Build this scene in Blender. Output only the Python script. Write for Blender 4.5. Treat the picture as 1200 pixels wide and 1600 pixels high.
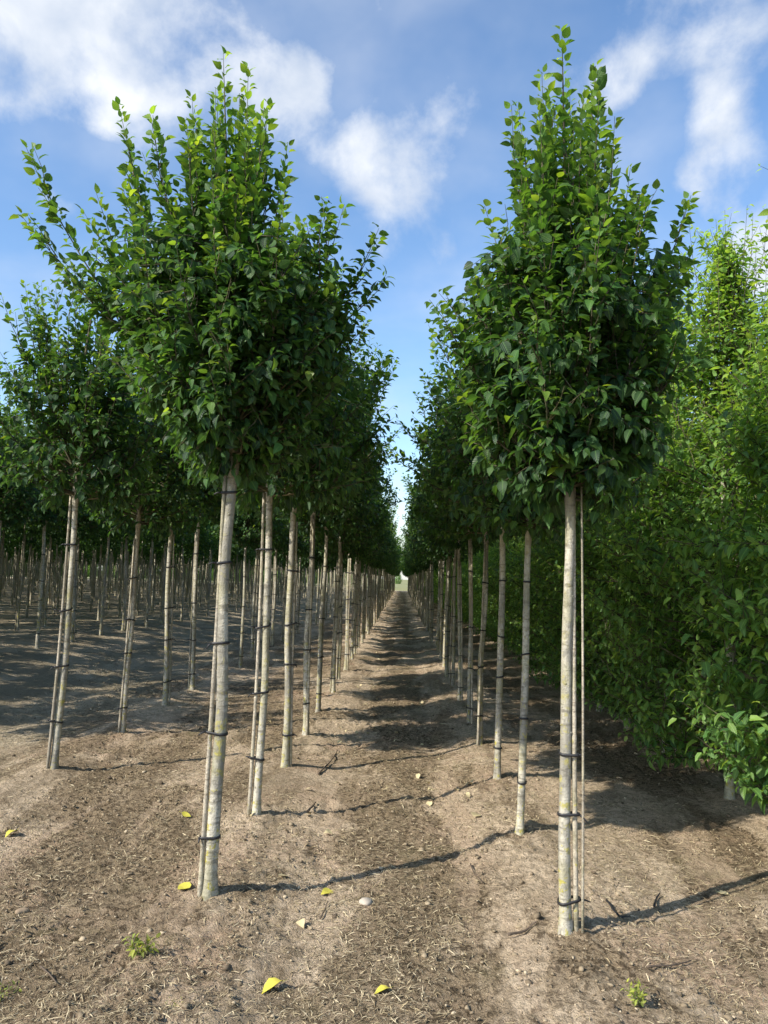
import bpy, math, random
import numpy as np
from mathutils import Vector, Matrix, Euler

for o in list(bpy.data.objects):
    bpy.data.objects.remove(o)
S = bpy.context.scene
COL = S.collection
rad = math.radians

# ------------------------------------------------------------------ camera
EYE = 1.6
FPX = 1225.0                                   # focal length in photo pixels (1200 x 1600)
cam_d = bpy.data.cameras.new('camera')
cam_d.sensor_fit = 'VERTICAL'
cam_d.sensor_height = 36.0
cam_d.lens = FPX / 1600 * 36.0
cam_d.clip_start = 0.05
cam_d.clip_end = 6000
cam = bpy.data.objects.new('camera', cam_d)
COL.objects.link(cam)
CAMR = Matrix.Rotation(rad(1.45), 3, 'Z') @ Matrix.Rotation(rad(90 + 4.86), 3, 'X') @ Matrix.Rotation(rad(1.7), 3, 'Z')
CAMP = Vector((0, 0, EYE))
cam.matrix_world = Matrix.Translation(CAMP) @ CAMR.to_4x4()
S.camera = cam
S.render.resolution_x, S.render.resolution_y = 768, 1024


def ray(px, py):
    return CAMR @ Vector(((px - 600) / FPX, -(py - 800) / FPX, -1.0))


def on_ground(px, py, z=0.0):
    d = ray(px, py)
    return CAMP + d * ((z - EYE) / d.z)


def on_plane(px, py, Y):
    d = ray(px, py)
    return CAMP + d * (Y / d.y)


# ------------------------------------------------------------------ sky, sun, exposure
SUN_EL = 36.0
SUN_AZ = Vector((-0.82, -0.57, 0)).normalized()       # the sun stands to the left, a little behind
world = bpy.data.worlds.new('World')
S.world = world
world.use_nodes = True
wn, wl = world.node_tree.nodes, world.node_tree.links
wn.clear()


def N(nodes, typ, **kw):
    n = nodes.new(typ)
    for k, v in kw.items():
        setattr(n, k, v)
    return n


def build_world():
    out = N(wn, 'ShaderNodeOutputWorld')
    sky = N(wn, 'ShaderNodeTexSky', sky_type='NISHITA', sun_disc=False)
    sky.sun_elevation = rad(SUN_EL)
    sky.sun_rotation = math.atan2(SUN_AZ.x, SUN_AZ.y)
    sky.air_density = 1.0
    sky.dust_density = 0.6
    sky.ozone_density = 2.2
    bg = N(wn, 'ShaderNodeBackground')
    bg.inputs['Strength'].default_value = 0.125
    tc = N(wn, 'ShaderNodeTexCoord')
    nrm = N(wn, 'ShaderNodeVectorMath', operation='NORMALIZE')
    wl.new(tc.outputs['Generated'], nrm.inputs[0])
    D = nrm.outputs[0]
    # flat cloud layer: direction over its height
    sep = N(wn, 'ShaderNodeSeparateXYZ')
    wl.new(D, sep.inputs[0])
    zz = N(wn, 'ShaderNodeMath', operation='MAXIMUM')
    wl.new(sep.outputs['Z'], zz.inputs[0])
    zz.inputs[1].default_value = 0.0
    za = N(wn, 'ShaderNodeMath', operation='ADD')
    wl.new(zz.outputs[0], za.inputs[0])
    za.inputs[1].default_value = 0.35
    dv = N(wn, 'ShaderNodeVectorMath', operation='SCALE')
    inv = N(wn, 'ShaderNodeMath', operation='DIVIDE')
    inv.inputs[0].default_value = 1.0
    wl.new(za.outputs[0], inv.inputs[1])
    wl.new(D, dv.inputs[0])
    wl.new(inv.outputs[0], dv.inputs['Scale'])
    # cloud puffs: direction, angular radius, weight
    puffs = [(15, 110, 4.6, 1.0), (-60, 40, 7, .9), (60, 40, 5, .8), (130, 60, 4.2, .75), (210, 85, 5.2, .9), (300, 55, 5.5, .95), (215, 20, 5, .8),
             (260, 140, 4.0, .6), (440, 140, 3.9, 1.0), (490, 130, 2.4, .6), (390, 95, 4.0, .8), (180, 150, 3.5, .5), (-150, 160, 8, .8),
             (540, 245, 3.0, .85), (585, 275, 4.0, 1.1), (630, 320, 3.4, .85), (480, 240, 4.0, .5), (590, 385, 2.4, .7), (690, 390, 3.0, .55), (700, 180, 6, .35), (640, 230, 5, .3),
             (985, 95, 3.2, 1.1), (955, 135, 2.6, .9), (868, 130, 2.6, .75), (930, 170, 2.2, .6),
             (1110, 268, 3.2, 1.15), (1072, 285, 2.0, .8), (1178, 235, 2.4, .9), (1115, 185, 3.0, 1.0), (1130, 140, 2.6, .6), (1150, 50, 3.6, .6), (1210, 90, 3.2, .6), (1090, 95, 2.2, .7),
             (1165, 380, 4.4, .95), (1210, 420, 4.2, .8), (1140, 440, 2.8, .6), (1330, 330, 7, .8),
             (70, 310, 2.0, .85), (115, 330, 1.6, .7), (160, 195, 1.4, .6), (300, -120, 14, .6), (1150, -160, 12, .5), (640, -220, 8, .4)]
    acc = None
    for px, py, r, w in puffs:
        c = ray(px, py).normalized()
        dt = N(wn, 'ShaderNodeVectorMath', operation='DISTANCE')
        wl.new(D, dt.inputs[0])
        dt.inputs[1].default_value = c
        mr = N(wn, 'ShaderNodeMapRange', interpolation_type='SMOOTHSTEP')
        wl.new(dt.outputs['Value'], mr.inputs['Value'])
        mr.inputs['From Min'].default_value = math.radians(r) * 1.15
        mr.inputs['From Max'].default_value = math.radians(r) * -0.25
        mr.inputs['To Max'].default_value = w
        if acc is None:
            acc = mr.outputs[0]
        else:
            m = N(wn, 'ShaderNodeMath', operation='ADD')
            wl.new(acc, m.inputs[0])
            wl.new(mr.outputs[0], m.inputs[1])
            acc = m.outputs[0]
    cap = N(wn, 'ShaderNodeMath', operation='MINIMUM')
    wl.new(acc, cap.inputs[0])
    cap.inputs[1].default_value = 1.1
    n1 = N(wn, 'ShaderNodeTexNoise')
    n1.inputs['Scale'].default_value = 7.5
    n1.inputs['Detail'].default_value = 7
    n1.inputs['Roughness'].default_value = 0.6
    n1.inputs['Distortion'].default_value = 0.12
    wl.new(D, n1.inputs['Vector'])
    # mask = smoothstep( puffs + (noise-.5)*k )
    k = N(wn, 'ShaderNodeMath', operation='MULTIPLY_ADD')
    wl.new(n1.outputs['Fac'], k.inputs[0])
    k.inputs[1].default_value = 3.2
    k.inputs[2].default_value = -1.84
    sm = N(wn, 'ShaderNodeMath', operation='ADD')
    wl.new(cap.outputs[0], sm.inputs[0])
    wl.new(k.outputs[0], sm.inputs[1])
    mask = N(wn, 'ShaderNodeMapRange', interpolation_type='SMOOTHSTEP')
    wl.new(sm.outputs[0], mask.inputs['Value'])
    mask.inputs['From Min'].default_value = 0.02
    mask.inputs['From Max'].default_value = 1.25
    mask.inputs['To Max'].default_value = 0.93
    # thin veil between the puffs and pale air low over the ground
    n2 = N(wn, 'ShaderNodeTexNoise')
    n2.inputs['Scale'].default_value = 2.1
    n2.inputs['Detail'].default_value = 5
    n2.inputs['Roughness'].default_value = 0.55
    wl.new(dv.outputs[0], n2.inputs['Vector'])
    veil = N(wn, 'ShaderNodeMapRange', interpolation_type='SMOOTHSTEP')
    wl.new(n2.outputs['Fac'], veil.inputs['Value'])
    veil.inputs['From Min'].default_value = 0.40
    veil.inputs['From Max'].default_value = 0.75
    veil.inputs['To Max'].default_value = 0.34
    mx = N(wn, 'ShaderNodeMath', operation='MAXIMUM')
    wl.new(mask.outputs[0], mx.inputs[0])
    wl.new(veil.outputs[0], mx.inputs[1])
    low = N(wn, 'ShaderNodeMapRange')
    wl.new(sep.outputs['Z'], low.inputs['Value'])
    low.inputs['From Min'].default_value = 0.0
    low.inputs['From Max'].default_value = 0.16
    low.inputs['To Min'].default_value = 0.55
    low.inputs['To Max'].default_value = 0.0
    mx2 = N(wn, 'ShaderNodeMath', operation='MAXIMUM')
    wl.new(mx.outputs[0], mx2.inputs[0])
    wl.new(low.outputs[0], mx2.inputs[1])
    # clouds: bright tops, greyer thick cores
    n3 = N(wn, 'ShaderNodeTexNoise')
    n3.inputs['Scale'].default_value = 11.0
    n3.inputs['Detail'].default_value = 5
    n3.inputs['Distortion'].default_value = 0.4
    wl.new(D, n3.inputs['Vector'])
    cr = N(wn, 'ShaderNodeValToRGB')
    wl.new(n3.outputs['Fac'], cr.inputs[0])
    cr.color_ramp.elements[0].position = 0.33
    cr.color_ramp.elements[0].color = (3.3, 3.75, 4.5, 1)
    cr.color_ramp.elements[1].position = 0.66
    cr.color_ramp.elements[1].color = (5.5, 5.6, 5.7, 1)
    # the phone renders its blue deeper than the raw sky
    hs = N(wn, 'ShaderNodeHueSaturation')
    hs.inputs['Saturation'].default_value = 1.1
    hs.inputs['Value'].default_value = 1.25
    wl.new(sky.outputs[0], hs.inputs['Color'])
    mix = N(wn, 'ShaderNodeMix', data_type='RGBA')
    wl.new(mx2.outputs[0], mix.inputs['Factor'])
    wl.new(hs.outputs[0], mix.inputs[6])
    wl.new(cr.outputs[0], mix.inputs[7])
    wl.new(mix.outputs[2], bg.inputs['Color'])
    wl.new(bg.outputs[0], out.inputs['Surface'])


build_world()
sun_d = bpy.data.lights.new('sun', 'SUN')
sun_d.energy = 4.2
sun_d.angle = rad(0.55)
sun_d.color = (1.0, 0.93, 0.82)
sun = bpy.data.objects.new('sun', sun_d)
COL.objects.link(sun)
ce = math.cos(rad(SUN_EL))
sun.rotation_euler = Vector((-SUN_AZ.x * ce, -SUN_AZ.y * ce, -math.sin(rad(SUN_EL)))).to_track_quat('-Z', 'Y').to_euler()
sun.location = (-20, -14, 20)

S.view_settings.view_transform = 'Standard'
S.view_settings.look = 'None'
S.view_settings.exposure = 0.68
S.view_settings.gamma = 1.0
S.render.engine = 'CYCLES'
S.cycles.max_bounces = 8
S.cycles.transmission_bounces = 4
S.cycles.diffuse_bounces = 4

# ------------------------------------------------------------------ helpers


def mesh_np(name, V, F, mats=(), smooth=True, fattr=None, pattr=None):
    """V (n,3), F (m,k) all of one corner count; fattr / pattr: dicts of (m,3) / (n,3) vectors."""
    me = bpy.data.meshes.new(name)
    V = np.asarray(V, np.float32)
    F = np.asarray(F, np.int32)
    m, k = F.shape
    me.vertices.add(len(V))
    me.vertices.foreach_set('co', V.ravel())
    me.loops.add(m * k)
    me.loops.foreach_set('vertex_index', F.ravel())
    me.polygons.add(m)
    me.polygons.foreach_set('loop_start', np.arange(0, m * k, k, dtype=np.int32))
    me.polygons.foreach_set('loop_total', np.full(m, k, np.int32))
    if smooth:
        me.polygons.foreach_set('use_smooth', np.ones(m, bool))
    for nm, a in (fattr or {}).items():
        at = me.attributes.new(nm, 'FLOAT_VECTOR', 'FACE')
        at.data.foreach_set('vector', np.asarray(a, np.float32).ravel())
    for nm, a in (pattr or {}).items():
        at = me.attributes.new(nm, 'FLOAT_VECTOR', 'POINT')
        at.data.foreach_set('vector', np.asarray(a, np.float32).ravel())
    for mt in mats:
        me.materials.append(mt)
    me.update(calc_edges=True)
    return me


def obj(name, me, parent=None, **props):
    o = bpy.data.objects.new(name, me)
    COL.objects.link(o)
    if parent:
        o.parent = parent
    for k, v in props.items():
        o[k] = v
    return o


def empty(name, loc=(0, 0, 0)):
    o = bpy.data.objects.new(name, None)
    o.empty_display_size = 0.1
    COL.objects.link(o)
    o.location = loc
    return o


def tag(o, label, cat, group=None):
    o['label'] = label
    o['category'] = cat
    if group:
        o['group'] = group
    return o


def hash2(i, j, s):
    v = np.sin(i * 127.1 + j * 311.7 + s * 74.7) * 43758.5453
    return v - np.floor(v)


def vnoise(x, y, s=0):
    i, j = np.floor(x), np.floor(y)
    u, v = x - i, y - j
    u, v = u * u * (3 - 2 * u), v * v * (3 - 2 * v)
    a, b = hash2(i, j, s), hash2(i + 1, j, s)
    c, d = hash2(i, j + 1, s), hash2(i + 1, j + 1, s)
    return (a * (1 - u) + b * u) * (1 - v) + (c * (1 - u) + d * u) * v


def fbm(x, y, s=0, octv=4, gain=0.5):
    t, amp, tot = 0, 1, 0
    for o in range(octv):
        t = t + amp * vnoise(x * 2 ** o + 17.3 * o, y * 2 ** o - 9.1 * o, s + o)
        tot += amp
        amp *= gain
    return t / tot


# rows of trees (x of each row in metres; the camera stands at x = 0)
PITCH = 1.75
ROW_L, ROW_R = -0.93, 0.82
ROW_L2, ROW_R2 = -2.80, 2.56
ROWS_FAR = [-6.2 - PITCH * k for k in range(24)]
ROW_END = 104.0


def sstep(a, b, x):
    t = np.clip((x - a) / (b - a), 0, 1)
    return t * t * (3 - 2 * t)


def ground_base(x, y):
    """large shape of the ground: ridges under the rows, tracks between, a rise at the far left"""
    z = 0.30 * sstep(-3.6, -7.0, x)
    for r in (ROW_L, ROW_R, ROW_L2, ROW_R2):
        z = z + 0.035 * np.exp(-((x - r) / 0.30) ** 2)
    for t in (-0.42, 0.34, -4.0, -5.1):
        z = z - 0.022 * np.exp(-((x - t) / 0.16) ** 2)
    z = z + 0.05 * (fbm(x * 0.7, y * 0.45, 3, 3) - 0.5)
    return z


FEET = [(327, 1396), (884, 1454), (400, 1274), (445, 1198), (478, 1150), (812, 1302), (777, 1216), (749, 1164), (84, 1204), (192, 1142), (258, 1102), (1140, 1247), (1040, 1177)]
FEET = [(on_ground(*q).x, on_ground(*q).y) for q in FEET]


def ground_z(x, y):
    x, y = np.asarray(x, float), np.asarray(y, float)
    z = ground_base(x, y)
    for fx, fy in FEET:                               # soil heaped at the feet of the nearest stems
        d2 = (x - fx) ** 2 + (y - fy) ** 2
        z = z + 0.035 * np.exp(-d2 / .030) * (.7 + .6 * vnoise(x * 9, y * 9, 61))
    rough = 0.35 + 0.9 * sstep(0.42, 0.62, fbm(x * 1.3, y * 0.8, 21, 3))
    z = z + 0.046 * rough * (fbm(x * 5, y * 5, 5, 4, 0.6) - 0.5)
    r1 = 1 - np.abs(2 * fbm(x * 14, y * 14, 9, 3, 0.6) - 1)
    z = z + 0.036 * rough * (r1 - 0.7)
    r2 = vnoise(x * 42, y * 42, 31)
    z = z + 0.013 * rough * (r2 - 0.5)
    return z


def gz(x, y):
    return float(ground_z(np.array([x]), np.array([y]))[0])


def ground_hit(px, py):
    p = on_ground(px, py)
    for _ in range(4):
        p = on_ground(px, py, gz(p.x, p.y))
    return p


# ------------------------------------------------------------------ materials


def material(name):
    m = bpy.data.materials.new(name)
    m.use_nodes = True
    nt = m.node_tree
    nt.nodes.clear()
    return m, nt.nodes, nt.links


def ramp(nodes, stops):
    r = nodes.new('ShaderNodeValToRGB')
    e = r.color_ramp.elements
    while len(e) > 1:
        e.remove(e[-1])
    e[0].position, e[0].color = stops[0][0], (*stops[0][1], 1)
    for p, c in stops[1:]:
        x = e.new(p)
        x.color = (*c, 1)
    return r


def noise(nodes, links, vec, scale, detail=4, rough=0.55, dist=0.0):
    n = nodes.new('ShaderNodeTexNoise')
    n.inputs['Scale'].default_value = scale
    n.inputs['Detail'].default_value = detail
    n.inputs['Roughness'].default_value = rough
    n.inputs['Distortion'].default_value = dist
    links.new(vec, n.inputs['Vector'])
    return n.outputs['Fac']


def mixc(nodes, links, fac, a, b, blend='MIX'):
    m = nodes.new('ShaderNodeMix')
    m.data_type = 'RGBA'
    m.blend_type = blend
    for sock, v in ((m.inputs['Factor'], fac), (m.inputs[6], a), (m.inputs[7], b)):
        if isinstance(v, (int, float)):
            sock.default_value = v
        elif isinstance(v, tuple):
            sock.default_value = (*v, 1)
        else:
            links.new(v, sock)
    return m.outputs[2]


def maprange(nodes, links, v, a, b, c=0.0, d=1.0, smooth=True):
    n = nodes.new('ShaderNodeMapRange')
    if smooth:
        n.interpolation_type = 'SMOOTHSTEP'
    links.new(v, n.inputs['Value'])
    n.inputs['From Min'].default_value = a
    n.inputs['From Max'].default_value = b
    n.inputs['To Min'].default_value = c
    n.inputs['To Max'].default_value = d
    return n.outputs[0]


def leaf_material(name, dark, mid, young, trans=0.32, rough=0.42):
    """dark old and shade-toned leaves, mid, pale young and sunlit-toned leaves; 'leaf' face attribute = (tone, random, size)"""
    m, n, l = material(name)
    out = n.new('ShaderNodeOutputMaterial')
    at = n.new('ShaderNodeAttribute')
    at.attribute_name = 'leaf'
    sp = n.new('ShaderNodeSeparateXYZ')
    l.new(at.outputs['Vector'], sp.inputs[0])
    rp = ramp(n, [(0.0, dark), (0.5, mid), (1.0, young)])
    l.new(sp.outputs['X'], rp.inputs[0])
    hs = n.new('ShaderNodeHueSaturation')
    l.new(rp.outputs[0], hs.inputs['Color'])
    v = maprange(n, l, sp.outputs['Y'], 0, 1, 0.72, 1.3, False)
    l.new(v, hs.inputs['Value'])
    h = maprange(n, l, sp.outputs['Z'], 0, 1, 0.485, 0.515, False)
    l.new(h, hs.inputs['Hue'])
    # pale midrib and side veins from the blade coordinates
    ab = n.new('ShaderNodeAttribute')
    ab.attribute_name = 'blade'
    sb = n.new('ShaderNodeSeparateXYZ')
    l.new(ab.outputs['Vector'], sb.inputs[0])
    rib = maprange(n, l, sb.outputs['X'], 0.0, 0.16, 0.35, 0.0)
    col = mixc(n, l, rib, hs.outputs[0], tuple(min(1, c * 2.2 + 0.01) for c in mid))
    # paler, duller underside
    geo = n.new('ShaderNodeNewGeometry')
    und = mixc(n, l, 0.55, col, tuple(c * 1.25 + 0.012 for c in mid))
    colb = mixc(n, l, geo.outputs['Backfacing'], col, und)
    bs = n.new('ShaderNodeBsdfPrincipled')
    l.new(colb, bs.inputs['Base Color'])
    l.new(maprange(n, l, sp.outputs['Z'], 0, 1, rough - .06, rough + .22, False), bs.inputs['Roughness'])
    bs.inputs['Specular IOR Level'].default_value = 0.38
    wave = n.new('ShaderNodeMath')
    wave.operation = 'SINE'
    mu = n.new('ShaderNodeMath')
    mu.operation = 'MULTIPLY_ADD'
    l.new(sb.outputs['X'], mu.inputs[0])
    mu.inputs[1].default_value = -14.0
    my = n.new('ShaderNodeMath')
    my.operation = 'MULTIPLY'
    l.new(sb.outputs['Y'], my.inputs[0])
    my.inputs[1].default_value = 44.0
    l.new(my.outputs[0], mu.inputs[2])
    l.new(mu.outputs[0], wave.inputs[0])
    bp = n.new('ShaderNodeBump')
    bp.inputs['Strength'].default_value = 0.35
    bp.inputs['Distance'].default_value = 0.0015
    l.new(wave.outputs[0], bp.inputs['Height'])
    l.new(bp.outputs[0], bs.inputs['Normal'])
    tr = n.new('ShaderNodeBsdfTranslucent')
    tcol = mixc(n, l, 1.0, col, (2.6, 2.3, 0.9), 'MULTIPLY')
    l.new(tcol, tr.inputs['Color'])
    ms = n.new('ShaderNodeMixShader')
    ms.inputs[0].default_value = trans
    l.new(bs.outputs[0], ms.inputs[1])
    l.new(tr.outputs[0], ms.inputs[2])
    l.new(ms.outputs[0], out.inputs['Surface'])
    return m


M_LEAF = leaf_material('broad_leaf', (0.019, 0.054, 0.022), (0.060, 0.134, 0.025), (0.21, 0.32, 0.035), 0.40)  # darkest stop puts the lower crown's bluish shade into the leaf colour
M_HEDGE = leaf_material('hedge_leaf', (0.042, 0.108, 0.036), (0.12, 0.23, 0.05), (0.27, 0.40, 0.07), 0.38)


def bark_material(name, base, dark, lichen_amt, seed):
    m, n, l = material(name)
    out = n.new('ShaderNodeOutputMaterial')
    tc = n.new('ShaderNodeTexCoord')
    oi = n.new('ShaderNodeObjectInfo')
    ofs = n.new('ShaderNodeVectorMath')
    ofs.operation = 'MULTIPLY_ADD'
    cmb = n.new('ShaderNodeCombineXYZ')
    for i in range(3):
        l.new(oi.outputs['Random'], cmb.inputs[i])
    l.new(cmb.outputs[0], ofs.inputs[0])
    ofs.inputs[1].default_value = (31 + seed, 17, 23)
    l.new(tc.outputs['Object'], ofs.inputs[2])
    P = ofs.outputs[0]
    mp = n.new('ShaderNodeMapping')
    mp.inputs['Scale'].default_value = (1, 1, 0.25)
    l.new(P, mp.inputs['Vector'])
    mp2 = n.new('ShaderNodeMapping')
    mp2.inputs['Scale'].default_value = (0.6, 0.6, 3.2)
    l.new(P, mp2.inputs['Vector'])
    big = noise(n, l, mp.outputs[0], 9, 5, 0.6, 0.5)
    rings = noise(n, l, mp2.outputs[0], 14, 4, 0.6)
    fine = noise(n, l, P, 120, 4, 0.65)
    c = mixc(n, l, maprange(n, l, big, 0.38, 0.64), base, tuple(x * 0.48 for x in base))
    med = noise(n, l, P, 30, 5, 0.65, 0.6)
    c = mixc(n, l, maprange(n, l, med, 0.50, 0.60, 0, 0.75), c, tuple(x * 0.42 for x in base))
    c = mixc(n, l, maprange(n, l, rings, 0.54, 0.66, 0, 0.65), c, dark)
    c = mixc(n, l, maprange(n, l, fine, 0.55, 0.8, 0, 0.5), c, dark)
    # grey-green algae film and yellow lichen spots
    al = noise(n, l, P, 5, 3, 0.5)
    c = mixc(n, l, maprange(n, l, al, 0.45, 0.65, 0, 0.42), c, (0.32, 0.30, 0.16))
    lz = n.new('ShaderNodeSeparateXYZ')
    l.new(tc.outputs['Object'], lz.inputs[0])
    lo = maprange(n, l, lz.outputs['Z'], 0.2, 1.5, 1.0, 0.25)
    li = noise(n, l, P, 24, 6, 0.72, 0.3)
    lm = maprange(n, l, li, 0.585 - 0.05 * lichen_amt, 0.635 - 0.02 * lichen_amt, 0, 0.85)
    mm = n.new('ShaderNodeMath')
    mm.operation = 'MULTIPLY'
    l.new(lm, mm.inputs[0])
    l.new(lo, mm.inputs[1])
    c = mixc(n, l, mm.outputs[0], c, (0.42, 0.37, 0.06))
    bs = n.new('ShaderNodeBsdfPrincipled')
    l.new(c, bs.inputs['Base Color'])
    bs.inputs['Roughness'].default_value = 0.82
    bs.inputs['Specular IOR Level'].default_value = 0.25
    b1 = n.new('ShaderNodeBump')
    b1.inputs['Strength'].default_value = 0.9
    b1.inputs['Distance'].default_value = 0.006
    s = n.new('ShaderNodeMath')
    s.operation = 'ADD'
    l.new(rings, s.inputs[0])
    l.new(fine, s.inputs[1])
    l.new(s.outputs[0], b1.inputs['Height'])
    l.new(b1.outputs[0], bs.inputs['Normal'])
    l.new(bs.outputs[0], out.inputs['Surface'])
    return m


M_BARK = bark_material('pale_bark', (0.54, 0.505, 0.41), (0.12, 0.105, 0.08), 1.0, 1)
M_CANE = bark_material('bamboo_cane', (0.55, 0.49, 0.38), (0.20, 0.16, 0.11), -0.8, 7)
M_TWIG = bark_material('twig_bark', (0.085, 0.078, 0.048), (0.045, 0.038, 0.025), -1, 3)


def plain(name, col, rough=0.6, var=0.25, scale=30):
    m, n, l = material(name)
    out = n.new('ShaderNodeOutputMaterial')
    tc = n.new('ShaderNodeTexCoord')
    f = noise(n, l, tc.outputs['Object'], scale, 4, 0.6)
    c = mixc(n, l, f, tuple(x * (1 - var) for x in col), tuple(min(1, x * (1 + var)) for x in col))
    bs = n.new('ShaderNodeBsdfPrincipled')
    l.new(c, bs.inputs['Base Color'])
    bs.inputs['Roughness'].default_value = rough
    l.new(bs.outputs[0], out.inputs['Surface'])
    return m


M_TIE = plain('black_rubber', (0.018, 0.018, 0.02), 0.55)
M_STONE = plain('pale_stone', (0.46, 0.40, 0.32), 0.85, 0.3)
M_STICK = plain('dead_wood', (0.11, 0.08, 0.055), 0.85, 0.4)
M_YELLOW = plain('yellow_leaf', (0.62, 0.55, 0.08), 0.6, 0.35, 60)
M_PALELEAF = plain('pale_dry_leaf', (0.55, 0.46, 0.26), 0.7, 0.25, 60)
M_WEED = plain('weed_leaf', (0.16, 0.22, 0.05), 0.55, 0.3, 40)


def litter_material(name, stops):
    m, n, l = material(name)
    out = n.new('ShaderNodeOutputMaterial')
    at = n.new('ShaderNodeAttribute')
    at.attribute_name = 'leaf'
    sp = n.new('ShaderNodeSeparateXYZ')
    l.new(at.outputs['Vector'], sp.inputs[0])
    rp = ramp(n, stops)
    l.new(sp.outputs['X'], rp.inputs[0])
    bs = n.new('ShaderNodeBsdfPrincipled')
    l.new(rp.outputs[0], bs.inputs['Base Color'])
    bs.inputs['Roughness'].default_value = 0.9
    bs.inputs['Specular IOR Level'].default_value = 0.2
    l.new(bs.outputs[0], out.inputs['Surface'])
    return m


M_STRAW = litter_material('dry_straw', [(0, (0.10, 0.075, 0.045)), (0.35, (0.24, 0.185, 0.11)), (0.75, (0.42, 0.34, 0.20)), (1, (0.58, 0.49, 0.32))])
M_CLOD = litter_material('soil_crumb', [(0, (0.12, 0.09, 0.06)), (0.6, (0.29, 0.23, 0.15)), (1, (0.50, 0.41, 0.28))])


def soil_material():
    m, n, l = material('dry_soil')
    out = n.new('ShaderNodeOutputMaterial')
    geo = n.new('ShaderNodeNewGeometry')
    P = geo.outputs['Position']
    mp = n.new('ShaderNodeMapping')
    mp.inputs['Scale'].default_value = (1, 0.45, 1)
    l.new(P, mp.inputs['Vector'])
    A = noise(n, l, mp.outputs[0], 1.1, 5, 0.6, 0.6)
    B = noise(n, l, P, 5.5, 6, 0.65, 0.4)
    Cn = noise(n, l, P, 26, 6, 0.7, 0.3)
    Dn = noise(n, l, P, 110, 5, 0.7)
    sand = (0.78, 0.62, 0.435)
    soil = (0.37, 0.28, 0.175)
    dark = (0.105, 0.076, 0.045)
    pink = (0.57, 0.40, 0.27)
    green = (0.26, 0.235, 0.115)
    sx0 = n.new('ShaderNodeSeparateXYZ')
    l.new(P, sx0.inputs[0])
    jx = n.new('ShaderNodeMath')
    jx.operation = 'MULTIPLY_ADD'
    l.new(noise(n, l, P, 2.2, 4, 0.6), jx.inputs[0])
    jx.inputs[1].default_value = 0.7
    l.new(sx0.outputs['X'], jx.inputs[2])
    xr = maprange(n, l, jx.outputs[0], -3.65, 4.35, 0, 1, False)
    # across the rows: mulch-dark middles, pale trodden strips beside the stems
    px_ = lambda v: (v + 4) / 8
    g = lambda v: (v, v, v)
    tracks = ramp(n, [(px_(-3.2), g(.45)), (px_(-2.5), g(.75)), (px_(-1.95), g(.12)), (px_(-1.15), g(.15)), (px_(-.78), g(.9)), (px_(-.48), g(.85)), (px_(-.22), g(.1)), (px_(.22), g(.08)),
                      (px_(.52), g(.85)), (px_(1.1), g(.95)), (px_(1.6), g(.35)), (px_(2.0), g(.25)), (px_(2.35), g(.8)), (px_(3.0), g(.4))])
    l.new(xr, tracks.inputs[0])
    at_ = n.new('ShaderNodeMath')
    at_.operation = 'MULTIPLY_ADD'
    l.new(tracks.outputs[0], at_.inputs[0])
    at_.inputs[1].default_value = 0.20
    ab_ = n.new('ShaderNodeMath')
    ab_.operation = 'ADD'
    ab_.inputs[1].default_value = -0.11
    l.new(A, ab_.inputs[0])
    l.new(ab_.outputs[0], at_.inputs[2])
    A = at_.outputs[0]
    clean = maprange(n, l, A, 0.42, 0.54, 1.0, 0.40)

    def scaled(f):
        mu = n.new('ShaderNodeMath')
        mu.operation = 'MULTIPLY'
        l.new(f, mu.inputs[0])
        l.new(clean, mu.inputs[1])
        return mu.outputs[0]
    c = mixc(n, l, maprange(n, l, A, 0.41, 0.54), soil, sand)
    c = mixc(n, l, maprange(n, l, noise(n, l, P, 0.9, 4, 0.6, 1.0), 0.50, 0.66, 0, 0.7), c, pink)
    c = mixc(n, l, scaled(maprange(n, l, B, 0.47, 0.58, 0, 0.85)), c, soil)
    c = mixc(n, l, scaled(maprange(n, l, Cn, 0.48, 0.56, 0, 0.95)), c, dark)
    c = mixc(n, l, scaled(maprange(n, l, noise(n, l, P, 1.7, 5, 0.6, 0.8), 0.55, 0.72, 0, 0.5)), c, green)
    c = mixc(n, l, scaled(maprange(n, l, Dn, 0.50, 0.64, 0, 0.75)), c, dark)
    c = mixc(n, l, maprange(n, l, noise(n, l, P, 75, 4, 0.7, 0.8), 0.56, 0.66, 0, 0.75), c, (0.62, 0.50, 0.34))
    # bands that follow the rows: worn pale tracks and dark mulch
    ms = n.new('ShaderNodeMapping')
    ms.inputs['Scale'].default_value = (1, 0.10, 1)
    l.new(P, ms.inputs['Vector'])
    band = noise(n, l, ms.outputs[0], 2.6, 5, 0.6, 0.3)
    c = mixc(n, l, maprange(n, l, band, 0.50, 0.62, 0, 0.5), c, mixc(n, l, Cn, dark, soil))
    c = mixc(n, l, maprange(n, l, band, 0.46, 0.34, 0, 0.65), c, mixc(n, l, Cn, sand, pink))
    # worn, greyer lane on the left
    sx = n.new('ShaderNodeSeparateXYZ')
    l.new(P, sx.inputs[0])
    jit = n.new('ShaderNodeMath')
    jit.operation = 'MULTIPLY_ADD'
    l.new(B, jit.inputs[0])
    jit.inputs[1].default_value = 1.0
    l.new(sx.outputs['X'], jit.inputs[2])
    lane = maprange(n, l, jit.outputs[0], -2.4, -3.2, 0, 0.55)
    c = mixc(n, l, lane, c, (0.37, 0.325, 0.225))
    bs = n.new('ShaderNodeBsdfPrincipled')
    l.new(c, bs.inputs['Base Color'])
    bs.inputs['Roughness'].default_value = 0.95
    bs.inputs['Specular IOR Level'].default_value = 0.15
    h = n.new('ShaderNodeMath')
    h.operation = 'MULTIPLY_ADD'
    l.new(Cn, h.inputs[0])
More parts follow.
